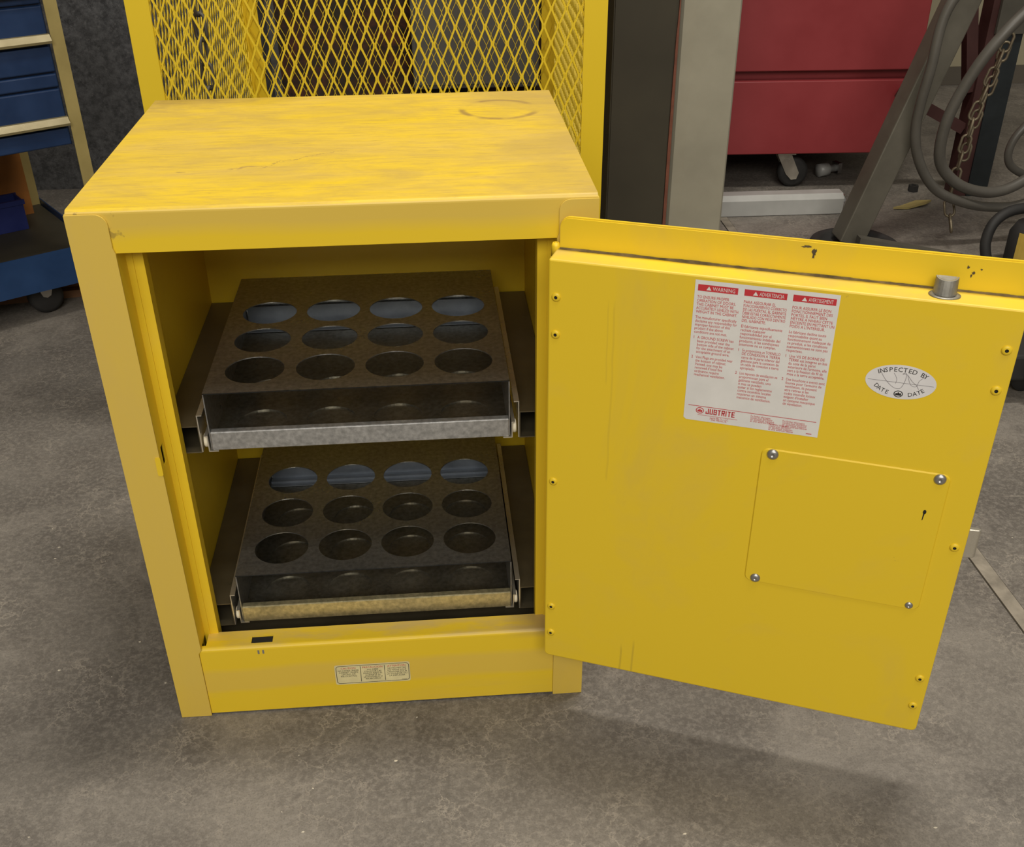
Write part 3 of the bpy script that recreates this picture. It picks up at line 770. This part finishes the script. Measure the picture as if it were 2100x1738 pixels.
b = NB(); box(b, -hx+LEG, hx-LEG, -hy+LEG, hy-LEG, .02, .028); obj('floor_plate', b, 'panel_dark', cage)

def chain(name, label, pts, pitch, rad, wire, mat, parent=None):
    P = [Vector(p) for p in pts]
    tot = sum((P[i+1]-P[i]).length for i in range(len(P)-1)); n = int(tot/pitch)
    root = thing(name, label, 'chain', (P[-1].x, P[-1].y, max(0, P[-1].z)))
    def at(d):
        for i in range(len(P)-1):
            l = (P[i+1]-P[i]).length
            if d <= l: return P[i]+(P[i+1]-P[i])*(d/l), (P[i+1]-P[i]).normalized()
            d -= l
        return P[-1], (P[-1]-P[-2]).normalized()
    me = None
    for i in range(n):
        c, t = at((i+.5)*pitch)
        if me is None:
            b = NB(); lp = []; hl = pitch*.5+wire*.6
            for k in range(16):
                a = 2*math.pi*k/16; lp.append((rad*math.cos(a), 0, (hl-rad)*(1 if math.sin(a) >= 0 else -1)+rad*math.sin(a)))
            tube(b, lp, wire, 6, True)
            bmesh.ops.recalc_face_normals(b, faces=b.faces)
            me = bpy.data.meshes.new('link'); b.to_mesh(me); b.free(); me.materials.append(M[mat])
        o = bpy.data.objects.new('link', me); C.objects.link(o); o.parent = root
        o.rotation_mode = 'QUATERNION'
        q = Vector((0, 0, 1)).rotation_difference(t); from_ = Matrix.Rotation(R(90*(i % 2)+20), 4, 'Z').to_quaternion()
        o.rotation_quaternion = q @ from_; o.location = c-root.location
    return root
# chain inside the cage
chain('cage_chain', 'dark link chain hanging inside the yellow cage, left of centre', [(-.015, .93, 1.2), (-.012, .93, .30)], .040, .010, .0032, 'framedark')

t = thing('wall_box', 'grey steel box on the dark wall, seen through the right of the cage', 'box', (.53, 2.80, .33))
b = NB(); box(b, -.20, .22, -.13, .015, -.13, .24); obj('box_shell', b, 'boxgrey', t, bevel=.006)
b = NB(); box(b, -.185, .205, -.136, -.1305, -.115, .225); obj('box_cover', b, 'boxgrey', t)
# ================================================================== LEFT: BLUE CART
CY = R(33.5)
cx_, cy_ = Vector((math.cos(CY), math.sin(CY), 0)), Vector((-math.sin(CY), math.cos(CY), 0))
CC = Vector((-.388, 1.41, 0)); CWD, CDD = .62, .55
cart = thing('tool_cart', 'blue drawer tool cart on casters with tan corner posts', 'cart', CC-cx_*CWD/2+cy_*CDD/2, CY)
ox, oy = CWD/2, -CDD/2      # local position of the front right corner
def cl(x, y): return x+ox, y+oy
def cbox(b, x0, x1, y0, y1, z0, z1): box(b, x0+ox, x1+ox, y0+oy, y1+oy, z0, z1)
for x0, y0 in ((-.027, 0), (-.027, CDD-.03), (-CWD, 0), (-CWD, CDD-.03)):
    b = NB(); cbox(b, x0, x0+.027, y0, y0+.003, .082, .95); cbox(b, x0+(.024 if x0 > -.1 else 0), x0+(.027 if x0 > -.1 else .003), y0+.003, y0+.03, .082, .95)
    obj('corner_post', b, 'cream', cart)
b = NB(); cbox(b, -CWD+.028, -.029, .012, CDD-.032, .386, .93); obj('drawer_body', b, 'blue', cart)
b = NB(); cbox(b, -CWD+.002, -.002, .004, CDD-.004, .93, .955); obj('top_tray', b, 'blue', cart)
for z0, z1, hz in ((.790, .925, .80), (.675, .786, .69), (.597, .671, .598), (.541, .592, None), (.510, .537, None), (.428, .506, .430), (.388, .424, None)):
    b = NB(); cbox(b, -CWD+.032, -.032, .002, .011, z0, z1); dr = obj('drawer', b, 'blue', cart, bevel=.003)
    if hz:
        b = NB(); pr = [(.002, hz), (-.012, hz+.001), (-.013, hz+.006), (-.004, hz+.018), (.002, hz+.019)]
        prism(b, pr, -CWD+.032, -.030, lambda y, z, x: Vector((x+ox, y+oy, z))); obj('drawer_pull', b, 'brass', dr)
b = NB()
cbox(b, -CWD+.003, -.003, .003, CDD-.003, .112, .116)
tr_ = obj('shelf', b, 'panel_dark', cart)
b = NB(); cbox(b, -CWD, 0, -.004, -.0005, .080, .165); obj('shelf_lip', b, 'bluelit', tr_)
b = NB(); cbox(b, .0005, .0035, -.004, CDD, .080, .130); obj('shelf_lip', b, 'blue', tr_)
b = NB(); cbox(b, -CWD, 0, CDD+.0005, CDD+.0035, .080, .125); obj('shelf_lip', b, 'blue', tr_)
for x, y in ((-.150, .075), (-CWD+.08, .075), (-.08, CDD-.08), (-CWD+.08, CDD-.08)):
    lx, ly = cl(x, y)
    b = NB(); lathe(b, [(0, -.016), (.030, -.016), (.039, -.012), (.0395, 0), (.039, .012), (.030, .016), (0, .016)], lambda p: Vector((lx+p.x, ly+p.z, .0395+p.y)), 24)
    cs = obj('caster', b, 'dark', cart)
    b = NB()
    for s in (-1, 1): prism(b, [(-.014, .112), (.014, .112), (.013, .055), (.009, .044), (0, .040), (-.009, .044), (-.013, .055)], s*.018, s*.0205, lambda x, z, y: Vector((lx+x, ly+y, z)))
    box(b, lx-.02, lx+.02, ly-.022, ly+.022, .094, .112)
    obj('caster_fork', b, 'steel', cs)
# boxes on the cart's shelf
def on_cart(x, y): return CC+cx_*x+cy_*y
def open_bin(name, label, x0, x1, y0, y1, z0, z1, mat):
    c = on_cart((x0+x1)/2, (y0+y1)/2); hx_, hy_ = (x1-x0)/2, (y1-y0)/2
    t = thing(name, label, 'box', (c.x, c.y, z0), CY)
    b = NB(); h = z1-z0; q = .004
    box(b, -hx_, hx_, -hy_, hy_, 0, q)
    box(b, -hx_, hx_, -hy_, -hy_+q, q, h); box(b, -hx_, hx_, hy_-q, hy_, q, h); box(b, -hx_, -hx_+q, -hy_+q, hy_-q, q, h); box(b, hx_-q, hx_, -hy_+q, hy_-q, q, h)
    obj('bin_body', b, mat, t)
    b = NB(); e = .004
    box(b, -hx_-e, hx_+e, -hy_-e, -hy_-.0002, h-.012, h); box(b, -hx_-e, hx_+e, hy_+.0002, hy_+e, h-.012, h); obj('bin_rim', b, mat, t)
open_bin('storage_bin', 'dark blue open bin on the lower shelf of the tool cart', -.40, -.086, .337, .40, .1165, .192, 'crate_blue')
c = on_cart(-.26, .495)
t = thing('wooden_box', 'orange brown wooden box behind the blue bin on the cart shelf', 'box', (c.x, c.y,   .1165), CY)
b = NB(); box(b, -.20, .222, -.045, .045, 0, .24); obj('box_body', b, 'orange', t)
b = NB(); box(b, -.205, .226, -.05, .05, .2405, .256); obj('box_lid', b, 'orange', t)
# board on the floor under the cart
pa, pb = Vector((-.95, 1.385, 0)), Vector((-.36, 1.495, 0)); dl = (pb-pa); an = math.atan2(dl.y, dl.x)
bd = thing('floor_board', 'brown wooden board lying on the floor under the blue cart', 'board', (pa+pb)/2, an)
b = NB(); box(b, -dl.length/2, dl.length/2, 0, .09, .0, .018); obj('plank', b, 'wood', bd)
b = NB(); box(b, -dl.length/2, dl.length/2, .025, .115, .0185, .036); obj('plank', b, 'wood', bd)

# ================================================================== COLUMN AND DARK LOCKER
t = thing('tall_locker', 'tall dark steel locker with a rusty edge between cage and column', 'locker', (.872, 1.75, 0))
b = NB(); box(b, -.077, .0725, -.25, .25, 0, 1.9); obj('locker_body', b, 'panel_dark', t)
b = NB(); box(b, -.074, .064, -.2545, -.2505, .05, 1.86); obj('locker_door', b, 'panel_dark', t)
b = NB(); prism(b, [(.066, .02), (.0735, .02), (.0735, 1.5), (.071, 1.5), (.0705, .62), (.068, .56), (.066, .30)], -.2565, -.2510, lambda x, z, y: Vector((x, y, z))); obj('edge_strip', b, 'rust', t)
t = thing('support_column', 'grey painted steel column between the dark locker and red cabinet', 'column', (1.018, 1.56, 0))
b = NB(); prism(b, [(-.068, -.045), (-.062, -.055), (-.036, -.060), (.066, -.060), (.070, -.056), (.070, .06), (-.068, .06)], 0, 3.4, lambda x, y, z: Vector((x, y, z))); obj('column_shaft', b, 'colgrey', t)
b = NB(); box(b, -.073, .10, -.10, .10, 0, .012); obj('base_plate', b, 'colgrey', t)

# ================================================================== RED CABINET
t = thing('red_tool_chest', 'large red steel cabinet on casters behind the grey column', 'cabinet', (1.55, 2.42, 0), R(-3))
b = NB(); box(b, -.42, .262, -.295, .30, .112, 1.1); obj('chest_body', b, 'red', t)
for z0, z1 in ((.114, .325), (.352, .72), (.745, 1.09)):
    b = NB(); box(b, -.418, .260, -.331, -.2955, z0, z1); obj('front_panel', b, 'red', t, bevel=.003)
for x, y in ((-.075, -.27), (-.36, -.27), (.185, .18), (-.36, .24)):
    b = NB(); lathe(b, [(0, -.016), (.036, -.016), (.045, -.012), (.045, .012), (.036, .016), (0, .016)], lambda p: Vector((x+.02+p.x, y+p.z, .0455+p.y)), 24); cs = obj('caster', b, 'dark', t)
    b = NB()
    for s in (-1, 1): prism(b, [(-.035, .1), (.008, .1), (.036, .045), (.030, .026), (.014, .024), (-.004, .042)], s*.019, s*.022, lambda a, z, yy: Vector((x+a, y+yy, z)))
    box(b, x-.035, x+.02, y-.022, y+.022, .1, .111); obj('caster_fork', b, 'bright', cs)
t = thing('metal_bar', 'silver aluminium bar lying on the floor in front of the red cabinet', 'bar', (1.36, 1.91, 0), R(-1))
b = NB(); prism(b, [(-.03, .001), (.03, .001), (.03, .05), (.022, .057), (-.015, .057), (-.03, .044)], -.33, .19, lambda y, z, x: Vector((x, y, z))); obj('bar_body', b, 'alu', t)
b = NB(); lathe(b, [(0, .1905), (.022, .1905), (.022, .197), (.015, .203), (0, .205)], lambda p: Vector((p.z, p.x, .0285+p.y)), 20); obj('end_cap', b, 'chrome', t)
t = thing('metal_stub', 'small pale metal fitting on the floor under the red cabinet', 'fitting', (1.625, 2.24, 0), R(20))
b = NB(); lathe(b, [(0, -.035), (.020, -.035), (.020, .0), (.011, .004), (.011, .03), (0, .03)], lambda p: Vector((p.z, p.x, .0205+p.y)), 16); obj('fitting_body', b, 'alu', t)
b = NB(); box(b, .0305, .045, -.016, .016, .006, .038); obj('fitting_head', b, 'chrome', t)

# ================================================================== STAND, HOSES, CHAIN
t = thing('leaning_stand', 'leaning grey steel tube stand with a round dark foot', 'stand', (1.48, 1.60, 0))
def on(o, pts): return [Vector(p)-Vector((1.48, 1.60, 0)) for p in pts]
b = NB()
# square tube leg leaning to the right: quad section swept from base to top
A0 = Vector((1.472, 1.625, .014)); A1 = Vector((1.755, 1.625, .92)); ax = (A1-A0).normalized(); e1 = Vector((ax.z, 0, -ax.x)); e2 = Vector((0, 1, 0))
q0, q1 = [], []
for a, c_y in ((-.033, -.035), (.033, -.035), (.033, .035), (-.033, .035)):
    q0.append(b.verts.new(A0+e1*a+e2*c_y-Vector((1.48, 1.60, 0)))); q1.append(b.verts.new(A1+e1*a+e2*c_y-Vector((1.48, 1.60, 0))))
b.faces.new(q0[::-1]); b.faces.new(q1)
for i in range(4): b.faces.new((q0[i], q0[(i+1) % 4], q1[(i+1) % 4], q1[i]))
obj('leaning_leg', b, 'frame', t, bevel=.003)
b = NB(); lathe(b, [(0, .0), (.110, .0), (.118, .010), (.113, .022), (.100, .028), (.088, .022), (.082, .006), (0, .006)], lambda p: Vector((.0+p.x, -.01+p.y, p.z)), 40); obj('round_foot', b, 'dark', t)
b = NB(); bar(b, (-.01, -.055, .042), (.24, -.20, .030), .014, .012); obj('foot_beam', b, 'framedark', t)
t = thing('frame_post', 'dark navy and maroon steel post with braces behind the chain', 'post', (1.985, 2.03, 0))
b = NB(); box(b, -.052, -.012, -.03, .03, 0, 1.3); obj('maroon_upright', b, 'maroon', t)
b = NB(); box(b, -.0115, .050, -.034, .04, 0, 1.3); obj('navy_upright', b, 'navy', t)
b = NB(); box(b, -.035, .055, -.046, -.0345, .46, 1.2); obj('grey_plate', b, 'framedark', t)
b = NB()
bar(b, (-.110, 0, .56), (-.054, 0, .30), .018, .016); obj('brace', b, 'maroon', t)
b = NB(); bar(b, (-.26, 0, .30), (-.054, 0, .195), .018, .016); obj('brace', b, 'maroon', t)
def hose(name, label, pts, rad, mat='hose', cat='hose'):
    P = spline(pts, 8); lo = min(P, key=lambda p: p.z)
    t = thing(name, label, cat, (lo.x, lo.y, max(0, lo.z-rad)))
    b = NB(); tube(b, [p-t.location for p in P], rad, 14); obj(name+'_tube', b, mat, t)
    return t
hose('rubber_hose', 'grey hose looping down along the leaning stand, outer of two loops', [(1.80, 1.50, .98), (1.70, 1.50, .76), (1.585, 1.52, .62), (1.565, 1.52, .47), (1.565, 1.54, .335), (1.595, 1.55, .245), (1.655, 1.56, .170), (1.735, 1.57, .130), (1.83, 1.59, .105), (1.93, 1.60, .108), (2.05, 1.62, .16), (2.13, 1.64, .3)], .0125)
hose('rubber_hose', 'thick grey hose hanging in an inner loop in front of the chain', [(1.92, 1.50, .78), (1.795, 1.52, .625), (1.725, 1.52, .545), (1.68, 1.53, .465), (1.645, 1.54, .362), (1.643, 1.55, .275), (1.668, 1.56, .218), (1.735, 1.57, .168), (1.825, 1.58, .148), (1.905, 1.59, .172), (2.02, 1.62, .25), (2.06, 1.64, .4)], .0140)
hose('thin_hose', 'thin grey hose bend at the right edge of the picture', [(2.02, 1.70, .42), (1.965, 1.70, .32), (1.918, 1.70, .255), (1.910, 1.70, .205), (1.935, 1.70, .170), (1.995, 1.70, .15), (2.08, 1.70, .17)], .0105)
chain('steel_chain', 'long rusty steel link chain hanging to the floor in front of the dark post', [(1.797, 1.62, .530), (1.780, 1.62, .46), (1.751, 1.62, .344), (1.736, 1.62, .208), (1.73, 1.62, .118), (1.728, 1.55, .03)], .042, .0118, .0036, 'chain')
chain('steel_chain', 'second short strand of rusty chain hanging close behind the first', [(1.815, 1.66, .500), (1.800, 1.66, .42), (1.775, 1.66, .31), (1.765, 1.66, .20)], .042, .0118, .0036, 'chain')
hose('cable_coil', 'black rubber cable bent in an arch by the yellow tag', [(1.775, 1.44, .013), (1.765, 1.45, .06), (1.78, 1.46, .108), (1.825, 1.47, .135), (1.90, 1.48, .135), (1.96, 1.49, .10), (1.98, 1.49, .013)], .0135, 'dark', 'cable')
t = thing('tagged_bottle', 'black container with a yellow tag at the right edge', 'container', (1.858, 1.40, 0))
b = NB(); lathe(b, [(0, 0), (.055, 0), (.058, .006), (.058, .10), (.045, .125), (.02, .135), (.02, .16), (0, .16)], lambda p: Vector(p), 24); obj('container_body', b, 'dark', t)
b = NB()
for k in range(10):
    a0, a1 = R(205+k*9), R(214+k*9)
    v = [b.verts.new((.0592*math.cos(a), .0592*math.sin(a), z)) for a, z in ((a0, .025), (a1, .025), (a1, .112), (a0, .112))]; b.faces.new(v)
obj('tag', b, 'tag', t)
t = thing('low_dolly', 'low black dolly with a blue bumper behind the open door edge', 'dolly', (1.72, .95, 0))
b = NB(); box(b, -.25, .35, -.22, .02, .05, .105); obj('dolly_deck', b, 'dark', t, bevel=.006)
b = NB(); box(b, -.215, .35, -.232, -.2205, .06, .095); obj('bumper', b, 'bluelit', t)
for x, y in ((-.18, -.16), (.28, -.16), (-.18, -.03), (.28, -.03)):
    b = NB(); lathe(b, [(0, -.012), (.024, -.012), (.0245, 0), (.024, .012), (0, .012)], lambda p: Vector((x+p.x, y+p.z, .0247+p.y)), 20); obj('wheel', b, 'dark', t)
# small litter
for nm, lb, loc, s in (('wood_chip', 'thin pale splinter on the floor beside the chain', (1.775, 1.915, 0), .07), ('dark_nut', 'small dark nut on the floor behind the hoses', (1.835, 2.06, 0), .022)):
    t = thing(nm, lb, 'litter', loc, .3); b = NB()
    if nm == 'wood_chip': prism(b, [(-s, 0), (-s*.4, -.014), (s*.5, -.016), (s, .004), (s*.3, .015), (-s*.5, .010)], .0005, .006, lambda x, y, z: Vector((x, y, z+.004*math.sin(x*40)+.004)))
    else: lathe(b, [(.008, 0), (s*.7, 0), (s*.7, .018), (.008, .018), (.008, 0)], lambda p: Vector(p), 6, smooth=False)
    obj(nm+'_body', b, 'cream' if nm == 'wood_chip' else 'dark', t)
b = NB()
for i in range(150):
    x, y = random.uniform(-.3, 1.5), random.uniform(-.35, 1.3)
    if 0-.02 < x < W+.02 and -.02 < y < D+.02: continue
    s = random.uniform(.0004, .0013)*(1.6 if random.random() < .12 else 1); a = random.uniform(0, 6.28); z = .0 if x < JX else -.0008
    pts = [(x+s*(1+.8*(k % 2))*math.cos(a+k*1.256)*1.4, y+s*math.sin(a+k*1.256)) for k in range(5)]
    prism(b, pts, z, z+.0008, lambda p, q, h: Vector((p, q, h)))
tag(obj('floor_grit', b, 'chip'), 'tiny pale chips and grit scattered over the concrete floor', 'grit', kind='stuff')
